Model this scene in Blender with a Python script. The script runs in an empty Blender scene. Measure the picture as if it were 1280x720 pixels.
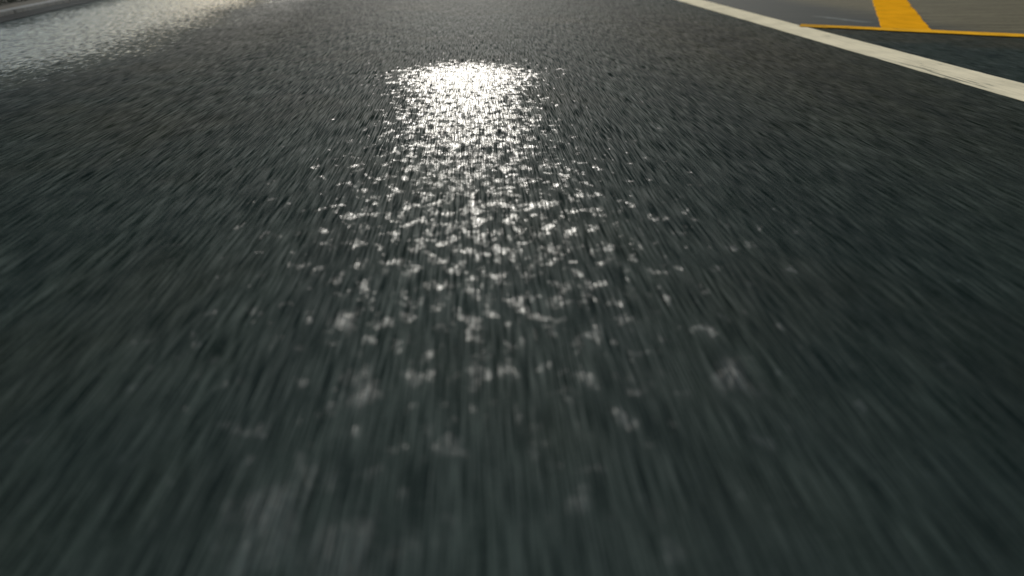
import bpy, bmesh, math, random
from mathutils import Vector, Matrix
random.seed(7)
sc = bpy.context.scene
C = sc.collection
R = math.radians

# ---------------------------------------------------------------- camera (low, near the bumper of a car)
H, F, PY = 0.45, 853.0, -80.0           # height, focal length in px of a 1280 wide frame, horizon row
pitch = math.atan((360 - PY) / F)
yaw = math.atan2(50, F * math.cos(pitch) + (360 - PY) * math.sin(pitch))
cam_d = bpy.data.cameras.new('camera')
cam = bpy.data.objects.new('camera', cam_d); C.objects.link(cam)
cam.location = (0, 0, H)
cam.rotation_euler = (math.pi / 2 - pitch, 0, -yaw)
cam_d.sensor_width = 36; cam_d.lens = 36 * F / 1280
cam_d.clip_start = 0.02; cam_d.clip_end = 3000
cam_d.dof.use_dof = True
cam_d.dof.focus_distance = 2.0
cam_d.dof.aperture_fstop = 2.0
sc.camera = cam
RM = cam.rotation_euler.to_matrix()
def g(px, py, z=0.0):                   # where the ray through a spot of the photograph meets the ground
    d = RM @ Vector(((px - 640) / F, -(py - 360) / F, -1))
    t = (z - H) / d.z
    return Vector((d.x * t, d.y * t, z))

# ---------------------------------------------------------------- helpers
def link(name, bm, mat, kind=None, label=None, cat=None, group=None, parent=None, smooth=False):
    me = bpy.data.meshes.new(name); bm.to_mesh(me); bm.free()
    if smooth:
        for p in me.polygons: p.use_smooth = True
    o = bpy.data.objects.new(name, me); C.objects.link(o)
    me.materials.append(mat)
    if kind: o['kind'] = kind
    if label: o['label'] = label
    if cat: o['category'] = cat
    if group: o['group'] = group
    if parent: o.parent = parent
    return o

class NT:
    """short hand for node graphs"""
    def __init__(s, name):
        s.m = bpy.data.materials.new(name); s.m.use_nodes = True
        s.t = s.m.node_tree; s.t.nodes.clear()
        s.out = s.t.nodes.new('ShaderNodeOutputMaterial')
        s.b = s.t.nodes.new('ShaderNodeBsdfPrincipled')
        s.t.links.new(s.b.outputs[0], s.out.inputs[0])
        s.co = s.t.nodes.new('ShaderNodeTexCoord').outputs['Object']
    def put(s, sock, v):
        if isinstance(v, bpy.types.NodeSocket): s.t.links.new(v, sock)
        else: sock.default_value = v
    def math(s, op, a, b=0.0, c=None, clamp=False):
        n = s.t.nodes.new('ShaderNodeMath'); n.operation = op; n.use_clamp = clamp
        s.put(n.inputs[0], a); s.put(n.inputs[1], b)
        if c is not None: s.put(n.inputs[2], c)
        return n.outputs[0]
    def mul(s, a, b): return s.math('MULTIPLY', a, b)
    def add(s, a, b): return s.math('ADD', a, b)
    def sub(s, a, b): return s.math('SUBTRACT', a, b)
    def ss(s, v, a, b, lo=0.0, hi=1.0):            # smooth step
        n = s.t.nodes.new('ShaderNodeMapRange'); n.interpolation_type = 'SMOOTHSTEP'
        s.put(n.inputs['Value'], v); n.inputs['From Min'].default_value = a; n.inputs['From Max'].default_value = b
        n.inputs['To Min'].default_value = lo; n.inputs['To Max'].default_value = hi
        return n.outputs[0]
    def mp(s, scale=(1, 1, 1), rot=0.0, loc=(0, 0, 0), src=None):
        n = s.t.nodes.new('ShaderNodeMapping'); s.put(n.inputs[0], src or s.co)
        n.inputs['Scale'].default_value = scale; n.inputs['Rotation'].default_value = (0, 0, rot); n.inputs['Location'].default_value = loc
        return n.outputs[0]
    def noise(s, vec, scale, detail=2.0, rough=0.5, dist=0.0):
        n = s.t.nodes.new('ShaderNodeTexNoise'); s.put(n.inputs['Vector'], vec)
        n.inputs['Scale'].default_value = scale; n.inputs['Detail'].default_value = detail
        n.inputs['Roughness'].default_value = rough; n.inputs['Distortion'].default_value = dist
        return n.outputs['Fac']
    def voro(s, vec, scale, feature='F1', out='Distance'):
        n = s.t.nodes.new('ShaderNodeTexVoronoi'); s.put(n.inputs['Vector'], vec); n.feature = feature
        n.inputs['Scale'].default_value = scale
        return n.outputs[out]
    def mix(s, f, a, b):
        n = s.t.nodes.new('ShaderNodeMix'); n.data_type = 'RGBA'
        s.put(n.inputs[0], f); s.put(n.inputs[6], a if not isinstance(a, tuple) else (*a, 1)); s.put(n.inputs[7], b if not isinstance(b, tuple) else (*b, 1))
        return n.outputs[2]
    def fmix(s, f, a, b):
        n = s.t.nodes.new('ShaderNodeMix'); n.data_type = 'FLOAT'
        s.put(n.inputs[0], f); s.put(n.inputs[2], a); s.put(n.inputs[3], b)
        return n.outputs[0]
    def bump(s, h, strength, dist, normal=None):
        n = s.t.nodes.new('ShaderNodeBump'); s.put(n.inputs['Height'], h)
        n.inputs['Strength'].default_value = strength; n.inputs['Distance'].default_value = dist
        if normal is not None: s.put(n.inputs['Normal'], normal)
        return n.outputs[0]
    def xyz(s):
        n = s.t.nodes.new('ShaderNodeSeparateXYZ'); s.put(n.inputs[0], s.co); return n.outputs[0], n.outputs[1]
    def blob(s, cx, cy, rx, ry, rot=0.0, power=1.0):    # 1 in the middle of a soft ellipse on the ground, 0 far out
        X, Y = s.xyz()
        dx, dy = s.sub(X, cx), s.sub(Y, cy)
        c, sn = math.cos(rot), math.sin(rot)
        u = s.mul(s.add(s.mul(dx, c), s.mul(dy, sn)), 1 / rx)
        v = s.mul(s.add(s.mul(dx, -sn), s.mul(dy, c)), 1 / ry)
        r2 = s.add(s.mul(u, u), s.mul(v, v))
        return s.math('EXPONENT', s.mul(r2, -1.0))

def span(a, b):                          # middle, half length and angle of the stretch a..b
    m = (a + b) / 2; d = b - a
    return m.x, m.y, d.length / 2, math.atan2(d.y, d.x)

# ---------------------------------------------------------------- wet worn asphalt, rolled lengthwise
def asphalt(name, lane):
    n = NT(name)
    S = n.mp((1, 0.017, 1))              # combed along the lane by traffic
    S1 = n.mp((1, 0.0145, 1), loc=(0.3, 0.2, 0))
    S2 = n.mp((1, 0.30, 1))
    grain = n.noise(S, 680, 1, 0.5)
    comb = n.noise(S1, 370, 2, 0.5)
    stone = n.voro(S2, 120)
    big = n.noise(n.co, 1.3, 4, 0.55)
    mid = n.noise(S2, 14, 4, 0.6)
    X, Y = n.xyz()
    v = n.add(n.mul(grain, 0.6), n.mul(comb, 0.4))
    col = n.mix(n.ss(v, 0.40, 0.64), (0.0052, 0.0100, 0.0086), (0.042, 0.062, 0.051))
    peb = n.noise(n.mp((1, 0.6, 1)), 210, 2, 0.6)
    col = n.mix(n.ss(peb, 0.52, 0.68, 0.0, 0.22), col, (0.085, 0.098, 0.085))
    dust = n.ss(big, 0.42, 0.72)
    if lane:
        dust = n.math('MAXIMUM', n.mul(dust, 0.5), n.mul(n.blob(1.25, 3.3, 0.55, 1.7), 0.9))
        dust = n.math('MAXIMUM', dust, n.mul(n.blob(-1.15, 4.0, 0.5, 1.2), 0.5))
    col = n.mix(n.mul(dust, n.ss(v, 0.40, 0.62, 0.25, 0.75)), col, (0.066, 0.050, 0.023))
    col = n.mix(n.ss(mid, 0.35, 0.6, 0.30, 0.0), col, (0.006, 0.011, 0.012))
    if lane:                             # paler band along the middle of the lane, long darker oil and tyre bands
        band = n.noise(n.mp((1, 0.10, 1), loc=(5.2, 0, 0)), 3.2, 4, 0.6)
        pale_band = n.blob(0.02, 1.5, 0.42, 30.0)
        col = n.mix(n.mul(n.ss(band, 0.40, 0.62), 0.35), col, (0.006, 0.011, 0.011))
        col = n.mix(n.mul(pale_band, n.ss(v, 0.42, 0.60, 0.12, 0.45)), col, (0.078, 0.096, 0.084))
    wet1 = n.noise(n.mp((1, 0.62, 1), loc=(3.1, 0, 0)), 34, 4, 0.62)
    wet2 = n.noise(n.mp((1, 0.22, 1), loc=(0, 7.7, 0)), 95, 3, 0.6)
    nz = n.add(n.mul(wet1, 0.62), n.mul(wet2, 0.38))
    flat = n.noise(n.mp((1, 0.75, 1), loc=(1.7, 4.2, 0)), 31, 3, 0.6)
    rough_c, rip = 0.30, 1.0
    if lane:
        a = g(572, 95)
        tail = n.blob(0.03, 0.95, 0.50, 0.95)
        core = n.blob(a.x + 0.03, 2.28, 0.28, 0.88)
        edgex = n.blob(a.x + 0.02, 2.60, 0.72, 0.24)
        lip = n.ss(n.add(Y, n.mul(n.sub(n.noise(n.co, 7, 5, 0.65), 0.5), 1.9)), 2.75, 3.65, 1.0, 0.0)
        f = n.add(n.add(n.mul(tail, 0.155), n.mul(core, 0.285)), n.mul(edgex, 0.11))
        f = n.mul(f, n.add(n.mul(lip, 0.8), 0.2))
        # a wet wheel track that runs beside the left kerb
        wob = n.mul(n.sub(n.noise(n.mp((1, 0.5, 1)), 2.6, 4, 0.6), 0.5), 0.55)
        xx = n.add(n.add(X, wob), n.mul(n.sub(Y, 3.0), 0.07))
        left = n.mul(n.ss(xx, -2.82, -2.30), n.ss(xx, -1.95, -1.25, 1.0, 0.0))
        left = n.mul(left, n.ss(n.add(Y, wob), 2.0, 3.2))
        rp = n.noise(n.mp((1, 0.55, 1)), 34, 3, 0.6)
        WL = n.ss(n.add(n.add(n.mul(n.sub(rp, 0.5), 3.0), n.mul(n.sub(wet2, 0.5), 3.0)), n.mul(left, 1.22)), 0.42, 1.10)
        WL = n.mul(WL, n.ss(left, 0.0, 0.18))
        film = n.mul(n.ss(xx, -1.9, -0.9, 1.0, 0.0), n.ss(n.add(Y, wob), 1.5, 2.8))
        WL = n.math('MAXIMUM', WL, n.mul(film, 0.16))
        lm = n.ss(left, 0.0, 0.3)
        rough_c = n.fmix(lm, 0.36, 0.21)
        rip = n.fmix(lm, 1.0, 0.7)
    else:
        pa, pb = g(1010, 20), g(1105, 31)
        px, py_, pr, pang = span(pa, pb)
        f = n.mul(n.blob(px, py_, pr * 1.1, 0.07, pang), 0.4)
    W = n.mul(n.ss(n.add(nz, f), 0.70, 0.83), n.ss(v, 0.39, 0.57, 0.04, 0.27))
    if lane:
        W = n.math('MAXIMUM', W, n.mul(n.ss(n.add(flat, n.mul(tail, 0.17)), 0.70, 0.80), n.ss(v, 0.42, 0.60, 0.03, 0.50)))
        for bx, by, br in ((430, 400, .022), (455, 488, .026), (915, 470, .030), (340, 650, .05), (430, 700, .05)):
            q = g(bx, by)
            W = n.math('MAXIMUM', W, n.mul(n.mul(n.ss(n.add(n.blob(q.x, q.y, br, br * 1.5), n.mul(n.sub(nz, 0.5), 3.0)), 0.3, 1.3), 0.75), n.ss(v, 0.38, 0.60, 0.2, 1.0)))
    if lane: W = n.math('MAXIMUM', W, n.mul(WL, n.ss(v, 0.40, 0.52, 0.30, 1.0)))
    hgt = n.add(n.add(n.mul(grain, 0.5), n.mul(comb, 0.6)), n.mul(n.sub(1.0, stone), 0.08))
    nb = n.bump(hgt, 0.5, 0.0018)
    ripple = n.add(n.mul(n.noise(n.mp((1, 0.35, 1)), 80, 2, 0.5), 1.0), n.mul(comb, 0.8))
    nw = n.bump(n.mul(ripple, rip), 0.7, 0.0048)
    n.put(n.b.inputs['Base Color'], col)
    n.put(n.b.inputs['Roughness'], n.fmix(W, 0.85, 0.6))
    n.put(n.b.inputs['Specular IOR Level'], n.fmix(n.ss(v, 0.45, 0.62), 0.0, 0.04))
    n.put(n.b.inputs['Normal'], nb)
    n.put(n.b.inputs['Coat Weight'], W)
    n.put(n.b.inputs['Coat IOR'], 1.45)
    n.put(n.b.inputs['Coat Roughness'], rough_c)
    n.put(n.b.inputs['Coat Normal'], nw)
    return n.m

def plain(name, c1, c2, rough=0.8, scale=(1, 0.12, 1), sc1=60, bump=0.3, spec=0.3, big=1.5):
    n = NT(name)
    a = n.noise(n.mp(scale), sc1, 4, 0.6); b = n.noise(n.co, big, 5, 0.6)
    f = n.ss(n.add(n.mul(a, 0.5), n.mul(b, 0.5)), 0.38, 0.62)
    n.put(n.b.inputs['Base Color'], n.mix(f, c1, c2))
    n.put(n.b.inputs['Roughness'], rough); n.put(n.b.inputs['Specular IOR Level'], spec)
    n.put(n.b.inputs['Normal'], n.bump(a, bump, 0.003))
    return n.m

def paint(name, col, worn, wear=0.60, rot=0.0, scuff=False):
    n = NT(name)
    s = n.noise(n.mp((1, 0.10, 1), rot=rot), 55, 4, 0.6)
    b = n.noise(n.co, 5, 4, 0.6)
    fine = n.noise(n.co, 240, 2, 0.6)
    f = n.ss(n.add(n.mul(s, 0.55), n.mul(b, 0.45)), wear, wear + 0.07)
    dirt = n.ss(n.add(n.mul(b, 0.6), n.mul(s, 0.4)), 0.38, 0.62, 0.0, 0.5)
    c = n.mix(dirt, col, tuple(x * 0.62 for x in col))
    c = n.mix(n.mul(n.ss(fine, 0.55, 0.75), 0.12), c, worn)
    if rot == 1.5:                       # the thin line is worn faint towards the white line
        X, Y = n.xyz()
        f = n.math('MAXIMUM', f, n.ss(n.add(X, n.mul(n.sub(n.noise(n.mp((1, 1, 1)), 22, 3), 0.5), 1.0)), 1.80, 2.20, 0.5, 0.0))
    if scuff:
        q0, q1 = g(1100, 73), g(1270, 120)
        mx, my, mr, ma = span(q0, q1)
        sc_ = n.noise(n.mp((1, 0.06, 1), loc=(0.4, 0, 0)), 60, 3, 0.6)
        f = n.math('MAXIMUM', f, n.mul(n.ss(n.add(n.mul(n.blob(mx, my, mr * 1.2, 0.05, ma), 0.22), sc_), 0.66, 0.76), 0.75))
    n.put(n.b.inputs['Base Color'], n.mix(f, c, worn))
    n.put(n.b.inputs['Roughness'], 0.7); n.put(n.b.inputs['Specular IOR Level'], 0.0)
    n.put(n.b.inputs['Normal'], n.bump(n.add(s, n.mul(fine, 0.3)), 0.3, 0.002))
    return n.m

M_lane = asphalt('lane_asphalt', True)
M_side = asphalt('side_asphalt', False)
def apron_mat():
    n = NT('weathered_apron')
    u = (g(1280, 45.5) - g(1000, 32.5)); rot = -math.atan2(u.y, u.x)
    st = n.noise(n.mp((0.10, 1, 1), rot=rot), 16, 4, 0.6); fi = n.noise(n.mp((0.3, 1, 1), rot=rot), 90, 3, 0.6)
    b = n.noise(n.co, 1.4, 5, 0.6)
    f = n.ss(n.add(n.mul(st, 0.6), n.mul(fi, 0.4)), 0.36, 0.64)
    col = n.mix(f, (0.072, 0.061, 0.032), (0.145, 0.124, 0.068))
    X, Y = n.xyz()
    tar = n.ss(n.add(X, n.add(n.mul(b, 0.5), n.mul(st, 0.35))), 2.7, 3.3, 0.85, 0.0)     # tarry joint along the lane
    col = n.mix(tar, col, (0.014, 0.023, 0.024))
    pa, pb = g(1005, 19), g(1106, 31)
    px, py_, pr, pang = span(pa, pb)
    W = n.ss(n.add(n.mul(n.blob(px, py_, pr * 1.1, 0.06, pang), 0.40), n.add(n.mul(fi, 0.3), n.mul(st, 0.45))), 0.60, 0.90)
    n.put(n.b.inputs['Base Color'], col); n.put(n.b.inputs['Roughness'], 0.9)
    n.put(n.b.inputs['Specular IOR Level'], 0.04)
    n.put(n.b.inputs['Normal'], n.bump(n.add(st, fi), 0.4, 0.003))
    n.put(n.b.inputs['Coat Weight'], n.mul(W, 0.6)); n.put(n.b.inputs['Coat Roughness'], 0.3); n.put(n.b.inputs['Coat IOR'], 1.33)
    return n.m
M_apron = apron_mat()
M_ground = plain('soil', (0.020, 0.020, 0.010), (0.045, 0.038, 0.022), 0.95, (1, 1, 1), 12, 0.8, 0.1)
M_kerb = plain('kerb_concrete', (0.035, 0.042, 0.040), (0.085, 0.095, 0.09), 0.8, (1, 1, 1), 25, 0.4, 0.3)
M_gutter = plain('shaded_gutter', (0.010, 0.013, 0.013), (0.030, 0.036, 0.036), 0.95, (1, 0.2, 1), 25, 0.4, 0.02)  # concrete coloured dark to stand in for the shadow at the kerb foot
M_white = paint('white_line_paint', (0.90, 0.78, 0.53), (0.16, 0.155, 0.12), 0.60, scuff=True)
M_yellow = paint('yellow_line_paint', (0.95, 0.42, 0.014), (0.20, 0.13, 0.05), 0.62, rot=0.4)
M_yellow2 = paint('yellow_border_paint', (0.95, 0.46, 0.03), (0.20, 0.13, 0.05), 0.60, rot=1.5)

# ---------------------------------------------------------------- sheets of ground
def line_at(p, q, y):                    # the point of the line p-q at a given Y
    t = (y - p.y) / (q.y - p.y); return p.lerp(q, t)

def strip(left, right, z):               # a sheet between two polylines
    bm = bmesh.new()
    L = [bm.verts.new((p.x, p.y, z)) for p in left]; Rr = [bm.verts.new((p.x, p.y, z)) for p in right]
    for i in range(len(L) - 1): bm.faces.new((L[i], Rr[i], Rr[i + 1], L[i + 1]))
    bmesh.ops.recalc_face_normals(bm, faces=bm.faces)
    if bm.faces[0].normal.z < 0: bmesh.ops.reverse_faces(bm, faces=bm.faces)
    return bm

# kerb foot, through two spots of the photograph
k0, k1 = g(0, 21.5), g(96, 0.8)
def kerb_x(y): return line_at(k0, k1, y).x
# white line edges
wu0, wu1 = g(877, 0), g(1280, 105)
wl0, wl1 = g(845, 0), g(1280, 128)
def wx(y): return (line_at(wu0, wu1, y).x + line_at(wl0, wl1, y).x) / 2
print('kerb', k0, k1, 'white', wu0, wu1, wl0, wl1)

ys = [-30, -5, 0, 2, 4, 6, 8, 12, 20, 60]
def V(x, y): return Vector((x, y, 0))
kx = lambda y: kerb_x(max(-3, min(y, 9)))
wline = lambda y: wx(max(-30, min(y, 60)))
bm = bmesh.new(); bmesh.ops.create_grid(bm, x_segments=8, y_segments=8, size=900)
for v in bm.verts: v.co.z = -0.03
link('ground', bm, M_ground, 'structure')
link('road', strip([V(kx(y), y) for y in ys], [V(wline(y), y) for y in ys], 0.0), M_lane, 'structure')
link('side_lane', strip([V(wline(y), y) for y in ys], [V(40, y) for y in ys], 0.0), M_side, 'structure')

# apron beyond the yellow border line
ya, yb = g(1000, 31), g(1290, 43)        # upper edge of the border
ya2, yb2 = g(1000, 36.5), g(1290, 47.5)
def bord(x, up=True):
    p, q = (ya, yb) if up else (ya2, yb2)
    t = (x - p.x) / (q.x - p.x); return p.lerp(q, t)
print('border', ya, yb, ya2, yb2)
x0 = ya.x
def ragged_strip(p, q, w, z, th, step=0.01, amp=0.0025, seed=1, notch=0.0):
    """a painted stripe from p to q of width w: thin slab whose edges run unevenly"""
    rnd = random.Random(seed)
    d = (q - p); L = d.length; d.normalize(); s = Vector((-d.y, d.x, 0))
    k = max(4, int(L / step)); bm = bmesh.new()
    prev = None; e1 = e2 = 0.0; n1 = n2 = 0.0
    for i in range(k + 1):
        t = L * i / k
        e1 = e1 * 0.82 + rnd.uniform(-1, 1) * amp; e2 = e2 * 0.82 + rnd.uniform(-1, 1) * amp
        if notch:
            if rnd.random() < 0.03: n1 = rnd.uniform(0, notch)
            n1 *= 0.9
        c = p + d * t
        a = c + s * (w / 2 + e1); b = c - s * (w / 2 + e2 - n1)
        row = [bm.verts.new((a.x, a.y, z)), bm.verts.new((a.x - s.x * .001, a.y - s.y * .001, z + th)),
               bm.verts.new((b.x + s.x * .001, b.y + s.y * .001, z + th)), bm.verts.new((b.x, b.y, z))]
        if prev:
            for j in range(3): bm.faces.new((prev[j], prev[j + 1], row[j + 1], row[j]))
        prev = row
    bmesh.ops.recalc_face_normals(bm, faces=bm.faces)
    up = sum(f.normal.z * f.calc_area() for f in bm.faces)
    if up < 0: bmesh.ops.reverse_faces(bm, faces=bm.faces)
    return bm

# white edge line
pw, qw = V(wline(-20), -20), V(wline(60), 60)
pw2, qw2 = V(wline(0.5), 0.5), V(wline(14), 14)
ww = 0.205
bm = ragged_strip(V(wline(-10), -10), V(wline(40), 40), ww, 0.001, 0.0015, step=0.03, amp=0.0012, seed=3)
link('edge_line', bm, M_white, label='broad cream-white line painted along the right edge of the wet road', cat='road line')

# yellow border and the broad yellow stripe that leaves it at a right angle
mid = lambda x: (bord(x) + bord(x, False)) / 2
bd = (mid(2.8) - mid(1.8)).normalized(); bn = Vector((-bd.y, bd.x, 0))
b_start = g(1000, 32.5); b_end = b_start + (g(1280, 45.5) - b_start).normalized() * 7
bd = (b_end - b_start).normalized(); bn = Vector((-bd.y, bd.x, 0))
bw = 0.135
apr = bmesh.new()
a0 = b_start - bd * 0.02
pts = [a0, b_end, b_end + bn * 30, V(wline(30) + 0.3, 34), V(wline(10) + 0.28, 9.0), V(wline(5) + 0.62, 4.9)]
e0 = V(wline(a0.y) + 0.105, a0.y); pts = [e0, a0, b_end, b_end + bn * 30, V(wline(40) + 0.105, 40)]
apr.faces.new([apr.verts.new((p.x, p.y, 0.003)) for p in pts])
if apr.faces[:][0].normal.z < 0: bmesh.ops.reverse_faces(apr, faces=apr.faces[:])
link('apron', apr, M_apron, 'structure')
link('bay_border_line', ragged_strip(b_start, b_end, bw, 0.0035, 0.0015, step=0.02, amp=0.003, seed=5, notch=0.02), M_yellow2,
     label='thin orange-yellow line that runs out from the white edge line to the right', cat='road line')
s0 = (g(1105, 37) + g(1160, 38.5)) / 2; s1 = (g(1092, 0) + g(1131, 0)) / 2
sd = (s1 - s0).normalized()
link('bay_stripe', ragged_strip(s0 + sd * 0.02, s0 + sd * 7, 0.245, 0.0033, 0.0013, step=0.02, amp=0.004, seed=9), M_yellow,
     label='broad orange-yellow stripe that leaves the thin yellow line and runs away from the road', cat='road line')

# kerb on the left and the verge behind it
kd = (k1 - k0).normalized(); kn = Vector((-kd.y, kd.x, 0))
def box_strip(o0, o1, z0, z1, ya_, yb_, bev=0.0):
    bm = bmesh.new()
    a, b = k0 + kd * ya_, k0 + kd * yb_
    q = []
    for p in (a, b):
        q.append([bm.verts.new(p + kn * o0 + Vector((0, 0, z0))), bm.verts.new(p + kn * o0 + Vector((0, 0, z1))),
                  bm.verts.new(p + kn * o1 + Vector((0, 0, z1))), bm.verts.new(p + kn * o1 + Vector((0, 0, z0)))])
    for j in range(4): bm.faces.new((q[0][j], q[0][(j + 1) % 4], q[1][(j + 1) % 4], q[1][j]))
    bm.faces.new(q[0]); bm.faces.new(q[1])
    bmesh.ops.recalc_face_normals(bm, faces=bm.faces)
    if bev: bmesh.ops.bevel(bm, geom=bm.edges[:], offset=bev, segments=2, affect='EDGES')
    return bm
y = -8.0; root = bpy.data.objects.new('kerb', None); C.objects.link(root); root.location = (0, 0, 0)
root['label'] = 'low grey concrete kerb along the far left side of the wet road'; root['category'] = 'kerb'
while y < 20:
    o = link('kerb_stone', box_strip(0.0, 0.08, -0.02, 0.026, y, y + 0.909, 0.005), M_kerb, parent=root, smooth=False)
    y += 0.912
link('gutter', box_strip(-0.16, -0.001, -0.02, 0.004, -8, 20), M_gutter, 'structure')
vb = bmesh.new()
for i in range(2): pass
xs_ = [0.082, 0.5, 1.2, 3, 12, 60]
rows = []
yy = [-10 + 0.5 * i for i in range(80)]
for t in yy:
    rows.append([vb.verts.new(k0 + kd * t + kn * o + Vector((0, 0, 0.012 + (0.02 * random.random() + 0.02 if o > 0.2 else 0)))) for o in xs_])
for i in range(len(rows) - 1):
    for j in range(len(xs_) - 1):
        vb.faces.new((rows[i][j], rows[i + 1][j], rows[i + 1][j + 1], rows[i][j + 1]))
bmesh.ops.recalc_face_normals(vb, faces=vb.faces)
if vb.faces[:][0].normal.z < 0: bmesh.ops.reverse_faces(vb, faces=vb.faces[:])
link('verge', vb, M_ground, 'structure')
# short grass on the verge
gn = NT('verge_grass')
gn.put(gn.b.inputs['Base Color'], gn.mix(gn.ss(gn.noise(gn.co, 3, 3), 0.35, 0.65), (0.035, 0.045, 0.015), (0.075, 0.065, 0.03)))
gn.put(gn.b.inputs['Roughness'], 0.8)
gb = bmesh.new()
for i in range(16000):
    t = random.uniform(-2, 12); o = 0.22 + 2.4 * random.random() ** 1.6
    p = k0 + kd * t + kn * o + Vector((0, 0, 0.03)); a = random.uniform(0, 6.28); h = random.uniform(0.02, 0.07); w = random.uniform(.002, .004)
    u = Vector((math.cos(a), math.sin(a), 0)); l = Vector((random.uniform(-.03, .03), random.uniform(-.03, .03), h))
    gb.faces.new((gb.verts.new(p - u * w), gb.verts.new(p + u * w), gb.verts.new(p + l)))
link('grass', gb, gn.m, 'stuff', label='short dull green grass on the verge behind the kerb', cat='grass')

# ---------------------------------------------------------------- light
SUN_EL, SUN_AZ = 16.0, -3.3              # degrees; azimuth from +Y towards +X is positive
SUN_AZ = math.degrees(math.atan2(g(572, 90).x, g(572, 90).y))
sd_ = bpy.data.lights.new('sun', 'SUN'); so = bpy.data.objects.new('sun', sd_); C.objects.link(so)
sd_.energy = 4.6; sd_.angle = R(0.5); sd_.color = (1.0, 0.96, 0.88)
so.rotation_euler = (R(90 - SUN_EL), 0, math.pi - R(SUN_AZ))
so.location = (0, 0, 10)
w = bpy.data.worlds.new('World'); sc.world = w; w.use_nodes = True
nt = w.node_tree; bg = nt.nodes['Background']
sky = nt.nodes.new('ShaderNodeTexSky'); sky.sky_type = 'NISHITA'; sky.sun_disc = False
sky.sun_elevation = R(SUN_EL); sky.sun_rotation = R(SUN_AZ)
sky.air_density = 1.0; sky.dust_density = 0.6; sky.ozone_density = 1.5
nt.links.new(sky.outputs[0], bg.inputs[0]); bg.inputs[1].default_value = 0.09

sc.view_settings.view_transform = 'Standard'; sc.view_settings.look = 'None'
sc.view_settings.exposure = 0.2; sc.view_settings.gamma = 1
sc.cycles.use_denoising = True
